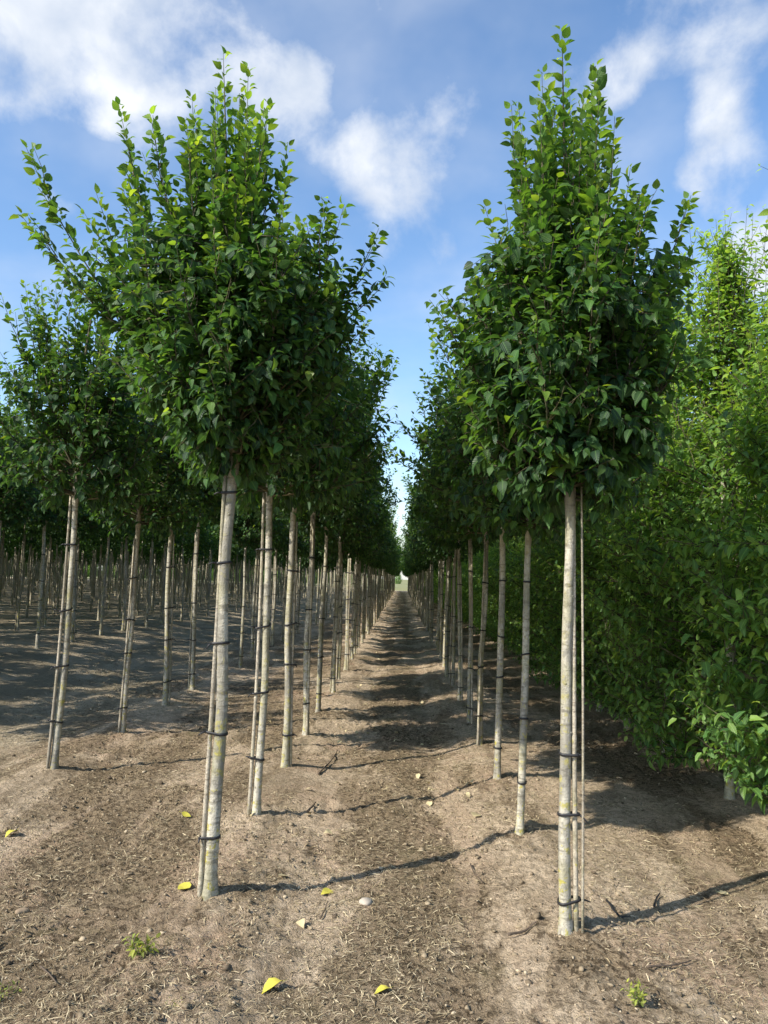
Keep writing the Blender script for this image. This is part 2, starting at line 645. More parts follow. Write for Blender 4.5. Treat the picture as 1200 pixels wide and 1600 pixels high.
    h.inputs[1].default_value = 2.2
    l.new(Dn, h.inputs[2])
    bp = n.new('ShaderNodeBump')
    bp.inputs['Strength'].default_value = 0.9
    bp.inputs['Distance'].default_value = 0.03
    l.new(h.outputs[0], bp.inputs['Height'])
    l.new(bp.outputs[0], bs.inputs['Normal'])
    l.new(bs.outputs[0], out.inputs['Surface'])
    return m


def meadow_material():
    m, n, l = material('far_meadow')
    out = n.new('ShaderNodeOutputMaterial')
    geo = n.new('ShaderNodeNewGeometry')
    f = noise(n, l, geo.outputs['Position'], 0.4, 6, 0.7)
    c = mixc(n, l, f, (0.16, 0.17, 0.06), (0.34, 0.32, 0.13))
    bs = n.new('ShaderNodeBsdfPrincipled')
    l.new(c, bs.inputs['Base Color'])
    bs.inputs['Roughness'].default_value = 0.95
    l.new(bs.outputs[0], out.inputs['Surface'])
    return m


# ------------------------------------------------------------------ ground


def build_ground():
    core = np.arange(-3.2, 3.6, 0.027)
    left, right = [core[0]], [core[-1]]
    while left[-1] > -1500:
        left.append(left[-1] - max(0.021, 0.03 * (abs(left[-1]) - 2.6)))
    while right[-1] < 1500:
        right.append(right[-1] + max(0.021, 0.05 * (right[-1] - 3.0)))
    xs = np.array(left[1:][::-1] + list(core) + right[1:])
    ys = [2.1]
    while ys[-1] < 2500:
        ys.append(ys[-1] + (0.0082 * ys[-1] if ys[-1] < 40 else 0.03 * ys[-1]))
    back = [-400, -120, -40, -15, -6, -3, -1.5, -.6, 0, .5, .9, 1.2, 1.45, 1.65, 1.8, 1.92, 2.02]
    ys = np.array(back + ys)
    X, Y = np.meshgrid(xs, ys)
    Z = ground_z(X, Y)
    far = sstep(60, 110, np.hypot(X, Y))
    Z = Z * (1 - far) + far * (0.0 + 0.25 * sstep(-3.6, -7, X))
    V = np.stack([X.ravel(), Y.ravel(), Z.ravel()], 1)
    nx, ny = len(xs), len(ys)
    i = np.arange(nx - 1)[None, :] + nx * np.arange(ny - 1)[:, None]
    F = np.stack([i, i + 1, i + nx + 1, i + nx], -1).reshape(-1, 4)
    obj('ground', mesh_np('ground', V, F, [soil_material()]), kind='structure')
    # open field beyond the end of the rows
    xs = np.linspace(-600, 600, 60)
    ys = np.concatenate([np.linspace(ROW_END + 4, 300, 30), np.linspace(340, 2400, 14)])
    X, Y = np.meshgrid(xs, ys)
    Z = 0.34 + 0 * X
    Z[0, :] = -0.05
    V = np.stack([X.ravel(), Y.ravel(), Z.ravel()], 1)
    nx, ny = len(xs), len(ys)
    i = np.arange(nx - 1)[None, :] + nx * np.arange(ny - 1)[:, None]
    F = np.stack([i, i + 1, i + nx + 1, i + nx], -1).reshape(-1, 4)
    obj('field', mesh_np('field', V, F, [meadow_material()]), kind='structure')


build_ground()

# ------------------------------------------------------------------ tubes


def tube(pts, radii, sides=8, cap=True):
    """closed tube along pts -> V, tri F"""
    pts = np.asarray(pts, float)
    n = len(pts)
    tan = np.gradient(pts, axis=0)
    tan /= np.linalg.norm(tan, axis=1)[:, None] + 1e-9
    ref = np.array([0, 0, 1.0]) if abs(tan[0][2]) < 0.9 else np.array([1.0, 0, 0])
    V = []
    a = np.cross(tan[0], ref)
    a /= np.linalg.norm(a)
    ang = np.linspace(0, 2 * math.pi, sides, endpoint=False)
    for k in range(n):
        a = a - tan[k] * np.dot(a, tan[k])
        a /= np.linalg.norm(a) + 1e-9
        b = np.cross(tan[k], a)
        V.append(pts[k] + radii[k] * (np.cos(ang)[:, None] * a + np.sin(ang)[:, None] * b))
    V = np.concatenate(V)
    F = []
    for k in range(n - 1):
        for s in range(sides):
            p, q = k * sides + s, k * sides + (s + 1) % sides
            F += [(p, q, q + sides), (p, q + sides, p + sides)]
    if cap:
        V = np.vstack([V, pts[:1], pts[-1:]])
        c0, c1 = len(V) - 2, len(V) - 1
        e = (n - 1) * sides
        for s in range(sides):
            F += [(c0, (s + 1) % sides, s), (c1, e + s, e + (s + 1) % sides)]
    return V, np.array(F, np.int32)


def join(parts):
    Vs, Fs, o = [], [], 0
    for V, F in parts:
        Vs.append(V)
        Fs.append(F + o)
        o += len(V)
    return np.vstack(Vs), np.vstack(Fs)


# ------------------------------------------------------------------ leaves


def leaf_template(width, level):
    if level == 0:                                  # four corners, folded
        V = np.array([(0, 0, 0), (-width, .42, .10), (width, .42, .10), (0, 1, -.12)], float)
        F = np.array([(0, 2, 3), (0, 3, 1)])
        B = np.array([(0, 0, 0), (1, .42, 0), (1, .42, 0), (0, 1, 0)], float)
        return V, F, B
    secs = [(.16, .72), (.40, 1.0), (.70, .68)] if level == 1 else [(.24, .90), (.62, .82)]
    V = [(0, 0, 0)]
    B = [(0, 0, 0)]
    for t, w in secs:
        z = -.30 * t * t + .05 * t
        V += [(-w * width, t, z + .17 * w * width * 2), (0, t, z), (w * width, t, z + .17 * w * width * 2)]
        B += [(w, t, 0), (0, t, 0), (w, t, 0)]
    V.append((0, 1.0, -.33))
    B.append((0, 1, 0))
    F = [(0, 2, 1), (0, 3, 2)]
    ns = len(secs)
    for k in range(ns - 1):
        a = 1 + 3 * k
        for j in (0, 1):
            F += [(a + j, a + j + 1, a + j + 4), (a + j, a + j + 4, a + j + 3)]
    e = 3 * ns - 2
    F += [(e, e + 1, e + 3), (e + 1, e + 2, e + 3)]
    return np.array(V, float), np.array(F), np.array(B, float)


def leaves_mesh(name, L, width, level, mat):
    """L: dict with p, d, n (m,3), s (m), attr (m,3)"""
    T, F, B = leaf_template(width, level)
    p, d, n, s = L['p'], L['d'], L['n'], L['s']
    side = np.cross(d, n)
    m = len(p)
    wob = L['wob'][:, None, None]
    V = p[:, None, :] + s[:, None, None] * (T[None, :, 0:1] * L['wid'][:, None, None] * side[:, None, :] + T[None, :, 1:2] * d[:, None, :] + T[None, :, 2:3] * wob * n[:, None, :])
    k = len(T)
    FF = (F[None] + (np.arange(m) * k)[:, None, None]).reshape(-1, 3)
    fa = np.repeat(L['a'], len(F), axis=0)
    pb = np.tile(B, (m, 1))
    return mesh_np(name, V.reshape(-1, 3), FF, [mat], True, {'leaf': fa}, {'blade': pb})


def unit(v):
    return v / (np.linalg.norm(v, axis=-1, keepdims=True) + 1e-9)


class Crown:
    """shoots (bezier stems) with leaves set alternately along them"""

    def __init__(self, seed):
        self.r = np.random.default_rng(seed)
        self.P, self.D, self.Nn, self.S, self.A, self.W = [], [], [], [], [], []
        self.wood = []

    def shoot(self, p0, p1, p2, r0, step, size, start=0.1, droop=0.0, tone=0.3, tip_young=0.5, wood=True, sides=4, lift=0.0):
        R = self.r
        p0, p1, p2 = (np.asarray(v, float) for v in (p0, p1, p2))
        ln = np.linalg.norm(p1 - p0) + np.linalg.norm(p2 - p1)
        if wood:
            k = 4 if sides == 3 else 7
            t = np.linspace(0, 1, k)[:, None]
            pts = (1 - t) ** 2 * p0 + 2 * t * (1 - t) * p1 + t * t * p2
            pts[1:-1] += R.normal(0, 0.006, (k - 2, 3))
            self.wood.append(tube(pts, np.linspace(r0, 0.0010, k), sides, False))
        n = max(2, int(ln * (1 - start) / step))
        t = np.linspace(start, 1.0, n) + R.normal(0, 0.2 / n, n)
        t = np.clip(t, 0, 1)[:, None]
        P = (1 - t) ** 2 * p0 + 2 * t * (1 - t) * p1 + t * t * p2
        T = unit(2 * (1 - t) * (p1 - p0) + 2 * t * (p2 - p1))
        az0 = R.uniform(0, 6.28)
        az = az0 + np.arange(n) * 2.6 + R.normal(0, 0.45, n)
        ref = np.array([0.31, 0.2, 0.93])
        a = unit(np.cross(T, ref))
        b = np.cross(T, a)
        out = np.cos(az)[:, None] * a + np.sin(az)[:, None] * b
        up = np.array([0, 0, 1.0])
        lift = (R.uniform(0.15, 0.75, n) + lift)[:, None]
        d = unit(out + T * lift - up * droop * R.uniform(0.5, 1.4, n)[:, None] + R.normal(0, 0.15, (n, 3)))
        # blade turned up to the light and outward
        nn = up * R.uniform(0.5, 1.1, n)[:, None] + T * 0.35 + R.normal(0, 0.35, (n, 3)) + out * 0.25
        nn = nn - d * np.sum(nn * d, 1)[:, None]
        nn = unit(nn)
        tt = t[:, 0]
        s = size * (1.0 - 0.22 * np.clip((tt - 0.6) / 0.4, 0, 1) ** 1.5) * np.clip(R.normal(.95, .2, n), .45, 1.35)
        tn = tone + tip_young * np.clip((tt - 0.55) / 0.45, 0, 1) ** 2 + R.normal(0, 0.13, n)
        A = np.stack([np.clip(tn, 0, 1), R.uniform(0, 1, n), R.uniform(0, 1, n)], 1)
        self.P.append(P + out * 0.012)
        self.D.append(d)
        self.Nn.append(nn)
        self.S.append(s)
        self.A.append(A)
        self.W.append(R.uniform(0.3, 1.5, n))

    def leaves(self):
        if getattr(self, 'cache', None) is not None:
            return self.cache
        self.cache = dict(p=np.vstack(self.P), d=np.vstack(self.D), n=np.vstack(self.Nn), s=np.concatenate(self.S), a=np.vstack(self.A), wob=np.concatenate(self.W), wid=self.r.uniform(.78, 1.2, sum(len(w) for w in self.W)))
        return self.cache


def interp(tab, z):
    return np.interp(z, [a for a, _ in tab], [b for _, b in tab])


ENV = [(-.12, .18), (0.0, .40), (.18, .53), (.45, .58), (.8, .58), (1.1, .53), (1.45, .41), (1.8, .27), (2.05, .14), (2.3, .03)]


def stem_crown(seed, h0, top, env=ENV, rscale=1.0, tips=(), n_main=44, dens=1.0, leaf=0.068, axis=None, squash=1.0):
    """crown of a clear-stemmed tree: dense drooping ball low down, upright leafy shoots above"""
    C = Crown(seed)
    R = C.r
    H = (top - h0) / 2.3
    ax = axis or (lambda z: np.zeros(2))

    def lead(z):
        q = ax(z)
        return np.array([q[0], q[1], z])
    # leader
    C.shoot(lead(h0 - .05), lead(h0 + (top - h0) * .5) + np.array([*R.normal(0, .03, 2), 0]), lead(top), .022, .021 / dens, leaf * 1.0, .25, 0, .35, .45, sides=6, lift=.5)
    mains = []
    for i in range(n_main):
        f = (i + .5) / n_main
        a = i * 2.39996 + R.normal(0, .3)
        zt = h0 + H * (0.05 + 1.98 * (f ** .85)) + R.normal(0, .06)
        z0 = h0 + H * (0.02 + min(0.75, .62 * f)) * R.uniform(.6, 1.05)
        zt += R.normal(0, .10) * f
        rr = interp(env, np.clip((zt - h0) / H, -.1, 2.2)) * rscale * (R.uniform(.72, 1.12) if f < .5 else R.uniform(.35, 1.3))
        tip = lead(zt) + np.array([math.cos(a) * rr, math.sin(a) * rr * squash, 0])
        o = lead(z0)
        mid = o + (tip - o) * np.array([.72, .72, .30])
        mains.append((o, mid, tip, f))
    for tp in tips:
        tip = np.asarray(tp, float)
        f = (tip[2] - h0) / (top - h0)
        o = lead(h0 + H * R.uniform(.05, .5))
        hd = tip - o
        mid = o + hd * np.array([.62, .62, .36])
        mains.append((o, mid, tip, min(1, f)))
    if not tips:
        for i in range(13):
            a = R.uniform(0, 6.28)
            zt = h0 + H * R.uniform(.75, 1.95)
            rr = interp(env, (zt - h0) / H) * rscale * R.uniform(1.1, 1.5) + .05
            tip = lead(zt) + np.array([math.cos(a) * rr, math.sin(a) * rr, 0])
            o = lead(h0 + H * R.uniform(.1, .6))
            mains.append((o, o + (tip - o) * np.array([.65, .65, .38]), tip, .8))
    for o, mid, tip, f in mains:
        C.shoot(o, mid, tip, .0085, (.024 - .007 * f) / dens, leaf * (1.06 - .13 * f), .18, .55 * (1 - f), .18 + .22 * f, .45, lift=.25 + .75 * f)
        ln = np.linalg.norm(tip - o)
        for j in range(int((6.5 if f < .6 else 3.6) * (ln / .8) + 1)):
            t = R.uniform(.22, .86)
            b = (1 - t) ** 2 * o + 2 * t * (1 - t) * mid + t * t * tip
            tg = unit(2 * (1 - t) * (mid - o) + 2 * t * (tip - mid))
            aa = R.uniform(0, 6.28)
            w = np.array([math.cos(aa), math.sin(aa), R.uniform(-.15, .5)])
            L = R.uniform(.13, .34) * (1.1 - .35 * f)
            d = unit(w * (.8 - .5 * f) + tg * (.75 + .6 * f))
            e = b + d * L + np.array([0, 0, .25 * L * (f - .2)])
            C.shoot(b, b + d * L * .5, e, .004, .026 / dens, leaf * R.uniform(.85, 1.1), .12, .7 * (1 - f), .12 + .26 * f, .35, sides=3, lift=.6 * f)
    # hanging skirt: short twigs that fill the surface of the lower ball
    for i in range(int(165 * dens)):
        f = R.uniform(0, 1) ** 1.2
        z = h0 + H * (-.10 + 1.15 * f)
        a = i * 2.39996
        rr = interp(env, (z - h0) / H) * rscale
        c = lead(z + .06)
        q = np.array([math.cos(a), math.sin(a) * squash, 0])
        p0 = c + q * rr * R.uniform(.15, .55) + np.array([0, 0, .08])
        p2 = c + q * rr * R.uniform(.85, 1.05) + np.array([0, 0, R.uniform(-.08, .03)])
        C.shoot(p0, (p0 + p2) / 2 + np.array([0, 0, .05]), p2, .004, .030 / dens, leaf * R.uniform(1.0, 1.28), .15, 1.1 * (1 - .5 * f), .02 + .14 * f, .10, sides=3)  # low tone paints the shade of the lower ball into its leaves
    return C


HENV = [(.25, .48), (.45, .74), (.8, .86), (1.4, .95), (2.0, .92), (2.6, .60), (3.1, .36), (3.6, .19), (4.0, .08), (4.5, .02)]


def hedge_crown(seed, top=4.35, dens=1.0, leaf=0.062, rscale=1.0):
    C = Crown(seed)
    R = C.r
    C.shoot((0, 0, .5), (R.normal(0, .05), R.normal(0, .05), top * .5), (0, 0, top), .02, .022 / dens, leaf, .3, 0, .5, .4, sides=6)
    n = 165
    for i in range(n):
        f = (i + .5) / n
        a = i * 2.39996 + R.normal(0, .25)
        zt = .36 + (top - .6) * f ** 1.0 + R.normal(0, .08)
        rr = interp(HENV, zt * 4.5 / (top + .15)) * rscale * R.uniform(.8, 1.15)
        z0 = max(.3, zt - R.uniform(.05, .8) * (0.5 + f))
        tip = np.array([math.cos(a) * rr, math.sin(a) * rr, zt])
        o = np.array([0, 0, z0])
        mid = o + (tip - o) * np.array([.66, .66, .35])
        C.shoot(o, mid, tip, .008, .025 / dens, leaf, .25, .25 * (1 - f), .20 + .46 * f, .42)  # tone climbs with height: sunlit top and shaded bottom painted into the leaves
        ln = np.linalg.norm(tip - o)
        for j in range(int(11 * ln / .8 + 2.5)):
            t = R.uniform(.3, .92)
            b = (1 - t) ** 2 * o + 2 * t * (1 - t) * mid + t * t * tip
            tg = unit(2 * (1 - t) * (mid - o) + 2 * t * (tip - mid))
            aa = R.uniform(0, 6.28)
            w = np.array([math.cos(aa), math.sin(aa), R.uniform(-.2, .6)])
            L = R.uniform(.12, .36)
            d = unit(w * .8 + tg * .8)
            C.shoot(b, b + d * L * .5, b + d * L + np.array([0, 0, .15 * L]), .0035, .026 / dens, leaf * R.uniform(.8, 1.1), .1, .35 * (1 - f), .18 + .46 * f, .38, sides=3)  # side twigs carry the same painted light from bottom to top
    # upright new growth standing out of the top
    for i in range(44):
        a = R.uniform(0, 6.28)
        z0 = R.uniform(2.0, 3.5)
        rr = interp(HENV, z0) * rscale * R.uniform(.3, .9)
        o = np.array([math.cos(a) * rr, math.sin(a) * rr, z0])
        tip = o + np.array([math.cos(a) * .15, math.sin(a) * .15, R.uniform(.45, .95)])
        C.shoot(o, (o + tip) / 2 + np.array([math.cos(a) * .05, math.sin(a) * .05, 0]), tip, .004, .027 / dens, leaf * .85, .1, 0, .6, .4, sides=3)
    return C


# ------------------------------------------------------------------ tree builders


def trunk_mesh(name, r, base, crownz, top_xy, seed, sides=14, rings=34):
    """tapered stem with root flare, old pruning knots and a swelling where the crown begins"""
    R = np.random.default_rng(seed)
    zs = np.concatenate([[-.06, -.02, .02, .06, .11, .18], np.linspace(.28, crownz, rings), [crownz + .25, crownz + .55]])
    ph = R.uniform(0, 6.28, 4)
    t = np.clip(zs / crownz, 0, 1.3)
    wob = 0.015 * (r / .03)
    cx = top_xy[0] * t + wob * np.sin(zs * 2.1 + ph[0]) * np.clip(zs, 0, 1) + wob * .4 * np.sin(zs * 5.3 + ph[1]) * np.clip(zs, 0, 1)
    cy = top_xy[1] * t + wob * np.sin(zs * 1.8 + ph[2]) * np.clip(zs, 0, 1)
    rr = r * (1.0 - .22 * np.clip(t, 0, 1)) * np.where(zs > crownz + .1, .62, 1.0)
    rr = rr * (1 + .6 * np.exp(-np.clip(zs + .02, 0, 9) / .045)) * (1 + .22 * np.exp(-((zs - crownz) / .07) ** 2))
    ang = np.linspace(0, 2 * math.pi, sides, endpoint=False)
    V = []
    for k in range(len(zs)):
        lob = 1 + .10 * np.exp(-max(zs[k], 0) / .08) * np.sin(ang * 3 + ph[3]) + R.normal(0, .012, sides) + .03 * np.sin(ang * 2 + zs[k] * 3)
        if R.random() < .16:                           # slight ring swelling
            lob = lob * 1.035
        V.append(np.stack([cx[k] + rr[k] * lob * np.cos(ang), cy[k] + rr[k] * lob * np.sin(ang), np.full(sides, zs[k])], 1))
    V = np.concatenate(V)
    F = []
    n = len(zs)
    for k in range(n - 1):
        for s in range(sides):
            p, q = k * sides + s, k * sides + (s + 1) % sides
            F += [(p, q, q + sides), (p, q + sides, p + sides)]
    parts = [(V, np.array(F, np.int32))]
    for _ in range(7):                                  # pruning knots
        z = R.uniform(.7, crownz - .05)
        a = R.uniform(0, 6.28)
        i = np.interp(z, zs, np.arange(n))
        c = np.array([np.interp(z, zs, cx), np.interp(z, zs, cy), z])
        ri = np.interp(z, zs, rr)
        q = np.array([math.cos(a), math.sin(a), 0])
        parts.append(tube([c + q * ri * .7, c + q * ri * .98 + [0, 0, .004], c + q * ri * 1.10 + [0, 0, .007]], [ri * .34, ri * .26, ri * .15], 6))
    V, F = join(parts)
    me = mesh_np(name, V, F, [M_BARK])
    return me, (lambda z: np.array([np.interp(z, zs, cx), np.interp(z, zs, cy)])), (lambda z: float(np.interp(z, zs, rr)))


def cane_mesh(name, p0, p1, r, seed):
    R = np.random.default_rng(seed)
    p0, p1 = np.array(p0, float), np.array(p1, float)
    L = np.linalg.norm(p1 - p0)
    ts, rs = [], []
    z = 0
    nodes = []
    while z < L:
        nodes.append(z)
        z += R.uniform(.16, .24)
    marks = [0.0]
    for q in nodes[1:]:
        marks += [q - .012, q, q + .012]
    marks = [q for q in marks if q < L - .01] + [L]
    bow = R.normal(0, .008, 2)
    pts, rad_ = [], []
    for q in marks:
        t = q / L
        p = p0 + (p1 - p0) * t
        p[:2] += bow * math.sin(t * 3.14)
        pts.append(p)
        isn = any(abs(q - w) < .001 for w in nodes[1:])
        rad_.append(r * (1 - .3 * t) * (1.16 if isn else 1.0))
    V, F = tube(pts, rad_, 9)
    return mesh_np(name, V, F, [M_CANE])


def tie_mesh(name, c_tr, r_tr, c_st, r_st, seed):
    """rubber band round stem and cane, with a small knot"""
    R = np.random.default_rng(seed)
    a, b = np.array(c_tr), np.array(c_st)
    d = b - a
    L = np.linalg.norm(d)
    u = d / (L + 1e-9)
    v = np.array([-u[1], u[0]])
    pts = []
    g = .0045
    for t in np.linspace(math.pi / 2, 3 * math.pi / 2, 9):
        pts.append(a + (r_tr * 1.03 + g) * (math.cos(t) * u + math.sin(t) * v))
    for t in np.linspace(-math.pi / 2, math.pi / 2, 7):
        pts.append(b + (r_st * 1.03 + g) * (math.cos(t) * u + math.sin(t) * v))
    pts = np.array(pts)
    n = len(pts)
    tilt = R.normal(0, .12, 2)
    z = ((pts - a) @ tilt)[:, None]
    P3 = np.hstack([pts, z])
    cen = P3[:, :2].mean(0)
    V, F = [], []
    hw = .0062
    for k in range(n):
        o = P3[k, :2] - cen
        o = o / (np.linalg.norm(o) + 1e-9)
        p = P3[k]
        ov = np.array([o[0], o[1], 0])
        V += [p - ov * .003 + [0, 0, -hw], p + ov * .002 + [0, 0, -hw], p + ov * .002 + [0, 0, hw], p - ov * .003 + [0, 0, hw]]
    for k in range(n):
        k2 = (k + 1) % n
        for s in range(4):
            p, q = 4 * k + s, 4 * k + (s + 1) % 4
            p2, q2 = 4 * k2 + s, 4 * k2 + (s + 1) % 4
            F += [(p, q, q2), (p, q2, p2)]
    tail0 = np.array([*(b + u * (r_st + g)), float((b - a) @ tilt)])
    e = np.array([u[0] * .03 + R.normal(0, .012), u[1] * .03 + R.normal(0, .012), R.uniform(-.03, .012)])
    parts = [(np.array(V), np.array(F, np.int32)), tube([tail0, tail0 + e * .5 + [0, 0, .004], tail0 + e], [.006, .0045, .003], 5)]
    V, F = join(parts)
    return mesh_np(name, V, F, [M_TIE])


def make_tree(seed, crown, limbs, trunk, stake_a, ties, stake_len, r_st=.012, axis=None, rad_fn=None, stake_side=.045, spread=.004):
    root = empty('young_tree')
    obj('trunk', trunk, root)
    cr = obj('crown', crown, root)
    if limbs:
        obj('limbs', limbs, root)
    if stake_a is not None:
        u = np.array([math.cos(stake_a), math.sin(stake_a)])
        b0 = axis(0.0) + u * (stake_side + spread)
        q1 = axis(stake_len) + u * (rad_fn(stake_len) + r_st * .9)
        p0 = (*b0, -.12)
        p1 = (*q1, stake_len)
        obj('stake', cane_mesh('stake', p0, p1, r_st, seed), root)
        for i, z in enumerate(ties):
            t = (z + .12) / (stake_len + .12)
            cs = b0 + (q1 - b0) * t
            o = obj('tie', tie_mesh('tie', axis(z), rad_fn(z), cs, r_st * (1 - .3 * t), seed * 7 + i), root)
            o.location = (0, 0, z)
    return root, cr


def copy_tree(src, lite=0):
    c = src.copy()
    COL.objects.link(c)
    for ch in src.children:
        k = ch.name.split('.')[0]
        if lite == 1 and k == 'tie':
            continue
        if lite == 2 and k in ('tie', 'limbs'):
            continue
        d = ch.copy()
        COL.objects.link(d)
        d.parent = c
    return c


def crown_meshes(C, name, width, level, mat):
    L = C.leaves()
    me = leaves_mesh(name, L, width, level, mat)
    V, F = join(C.wood)
    return me, mesh_np('limbs', V, F, [M_TWIG]), L


# ---- individual large leaves of the two front trees


LEAF_ONE = {}


def pick_leaves(C, world_loc, count):
    """split off the leaves that show largest from where the photograph was taken"""
    L = C.leaves()
    wp = L['p'] + np.array(world_loc)
    v = wp - np.array(CAMP)
    d2 = (v ** 2).sum(1)
    face = np.abs((unit(v) * L['n']).sum(1))
    dirn = unit(np.array([-world_loc[0], -world_loc[1], -1.0]))
    front = L['p'] - L['p'].mean(0)
    frontness = (front * np.array([dirn[0], dirn[1], 0])).sum(1)
    score = L['s'] ** 2 * face / d2 * (1 / (1 + np.exp(-9 * (frontness - .12))))
    idx = np.argsort(-score)[:count]
    keep = np.ones(len(wp), bool)
    keep[idx] = False
    return {k: a[keep] for k, a in L.items()}, {k: a[idx] for k, a in L.items()}


def single_leaves(L, parent, width, mat, seed):
    R = random.Random(seed)
    key = (width, mat.name)
    if key not in LEAF_ONE:
        LEAF_ONE[key] = []
        for i in range(12):
            one = dict(p=np.zeros((1, 3)), d=np.array([[0, 1., 0]]), n=np.array([[0, 0, 1.]]), s=np.ones(1), a=np.array([[i / 11, R.random(), R.random()]]), wob=np.array([R.uniform(.4, 1.4)]), wid=np.array([R.uniform(.8, 1.2)]))
            LEAF_ONE[key].append(leaves_mesh('leaf', one, width, 1, mat))
    ms = LEAF_ONE[key]
    for k in range(len(L['p'])):
        i = int(round(L['a'][k][0] * 11))
        o = obj('leaf', ms[min(11, max(0, i))], parent)
        d, n = Vector(L['d'][k]), Vector(L['n'][k])
        s = d.cross(n)
        M = Matrix((s, d, n)).transposed().to_4x4()
        sc = float(L['s'][k])
        o.matrix_basis = Matrix.Translation(Vector(L['p'][k])) @ M @ Matrix.Diagonal((sc, sc, sc, 1))


# ------------------------------------------------------------------ the two front trees


def hero(px, py, top_px, tips_px, r, seed, h0, ztop, stake_a, ties, stake_len, rscale, env, label, lean_px, second_cane=False, group=None):
    b = ground_hit(px, py)
    zg = b.z - .01
    base = Vector((b.x, b.y, zg))
    st = on_plane(lean_px[0], lean_px[1], b.y)          # where the stem enters the crown
    crownz = st.z - zg
    txy = (st.x - b.x, 0.0)
    trunk, ax, rf = trunk_mesh('trunk', r, base, crownz, txy, seed)
    R = random.Random(seed)
    tips = []
    for x, y, dy in tips_px:
        w = on_plane(x, y, b.y + dy)
        tips.append((w.x - base.x, w.y - base.y, w.z - base.z))
    tp = on_plane(top_px[0], top_px[1], b.y)
    top = tp.z - zg
    c0 = ax(crownz)
    slope = np.array([(tp.x - st.x), 0.0]) / max(.1, top - crownz)

    def axis(z):
        return c0 + slope * np.clip(z - crownz, -.2, 9)
    C = stem_crown(seed, crownz - .02 + h0, top, env=env, rscale=rscale, tips=tips, n_main=80, dens=1.38, leaf=.060, axis=axis)
    rest, big = pick_leaves(C, base, 300)
    crown = leaves_mesh('crown', rest, .335, 1, M_LEAF)
    V, F = join(C.wood)
    limbs = mesh_np('limbs', V, F, [M_TWIG])
    root, cr = make_tree(seed, crown, limbs, trunk, stake_a, ties, min(stake_len, crownz + .2), .0125, ax, rf)
    if second_cane:
        u = np.array([math.cos(stake_a - .25), math.sin(stake_a - .25)])
        obj('thin_cane', cane_mesh('thin_cane', (*(ax(0) + u * .075), .0), (*(ax(1.9) + u * .052), crownz + .05), .0065, 91), root)
    root.location = base
    single_leaves(big, cr, .335, M_LEAF, seed)
    tag(root, label, 'tree', group)
    return root, base


G_L = 'staked trees along the left row'
G_R = 'staked trees along the right row'
L1, L1p = hero(327, 1396, (350, 80), [(40, 228, -.15), (32, 335, .1), (185, 160, .1), (235, 180, -.2), (300, 152, .15), (388, 105, -.1), (450, 222, .1),
                                      (512, 322, -.1), (590, 372, .05), (603, 430, .2), (95, 420, -.1), (130, 330, .2), (560, 500, .1), (420, 160, .2), (150, 300, 0), (335, 200, -.25)],
               .032, 11, .0, 4.25, rad(205), (.28, .78, 1.22, 1.62, 1.98), 2.15, 1.03,
               [(-.12, .06), (0.0, .24), (.18, .42), (.45, .54), (.8, .60), (1.1, .58), (1.45, .46), (1.8, .30), (2.05, .15), (2.3, .03)],
               'thick-stemmed staked tree with wide lopsided crown at the open end of the left row', (366, 722), group=G_L)
R1, R1p = hero(884, 1454, (872, 48), [(810, 165, .1), (948, 215, -.1), (985, 262, .1), (757, 322, -.1), (1080, 305, .0), (1088, 372, .15), (700, 470, .2),
                                      (920, 190, .2), (835, 240, -.2), (1040, 420, -.15), (1000, 300, -.2), (890, 140, .1)],
               .0275, 23, .0, 4.25, rad(-6), (.14, .52, .79), 2.2, .97,
               [(-.12, .10), (0.0, .30), (.18, .46), (.45, .54), (.8, .56), (1.1, .54), (1.45, .42), (1.8, .27), (2.05, .14), (2.3, .03)],
               'slim lichened tree with two pale canes at the open end of the right row', (884, 778), True, group=G_R)

# ------------------------------------------------------------------ the trees of the rows: five kinds, copied


def proto(seed, level, dens, r, h0, top, n_main=40, leaf=.068, rscale=1.0):
    R = random.Random(seed)
    trunk, ax, rf = trunk_mesh('trunk', r, None, h0, (R.gauss(0, .02), R.gauss(0, .02)), seed, 12 if level else 8, 30 if level else 12)
    C = stem_crown(seed, h0 - .02, top, rscale=rscale * R.uniform(.95, 1.05), n_main=n_main, dens=dens, leaf=leaf, axis=lambda z: ax(min(z, h0)))
    crown, limbs, L = crown_meshes(C, 'crown', .335 if level else .36, level, M_LEAF)
    ties = sorted(R.uniform(.2, .36) + k * .46 + R.uniform(-.05, .05) for k in range(4))
    root, cr = make_tree(seed, crown, limbs, trunk, rad(R.uniform(150, 260)), [z for z in ties if z < 2.0], R.uniform(1.95, 2.1), .012, ax, rf)
    return root


near_kinds = [proto(41 + k, 2, .92,   .0265 + .0015 * (k % 3), 2.06 + .04 * k, 4.2 + .12 * ((k * 2) % 5), 56, .063, 1.20) for k in range(5)]
far_kinds = [proto(71 + k, 0, .50, .029, 2.08, 4.25, 40, .100, 1.28) for k in range(3)]
used = set()
rnd = random.Random(5)


def place_tree(kinds, x, y, label, group, scale=1.0, lite=0, lean=None, k=None, rot=None, trunk_scale=1.0):
    i = rnd.randrange(len(kinds)) if k is None else k
    src = kinds[i]
    if src.name in used:
        t = copy_tree(src, lite)
    else:
        t = src
        used.add(src.name)
    z = gz(x, y)
    t.location = (x, y, z - .015)
    s = scale * rnd.uniform(.92, 1.08)
    t.scale = (s * trunk_scale, s * trunk_scale, s)
    lx, ly = lean if lean else (rnd.gauss(0, .010), rnd.gauss(0, .010))
    t.rotation_mode = 'XYZ'
    t.rotation_euler = (ly, lx, rot if rot is not None else rnd.uniform(0, 6.28))
    tag(t, label, 'tree', group)
    return t


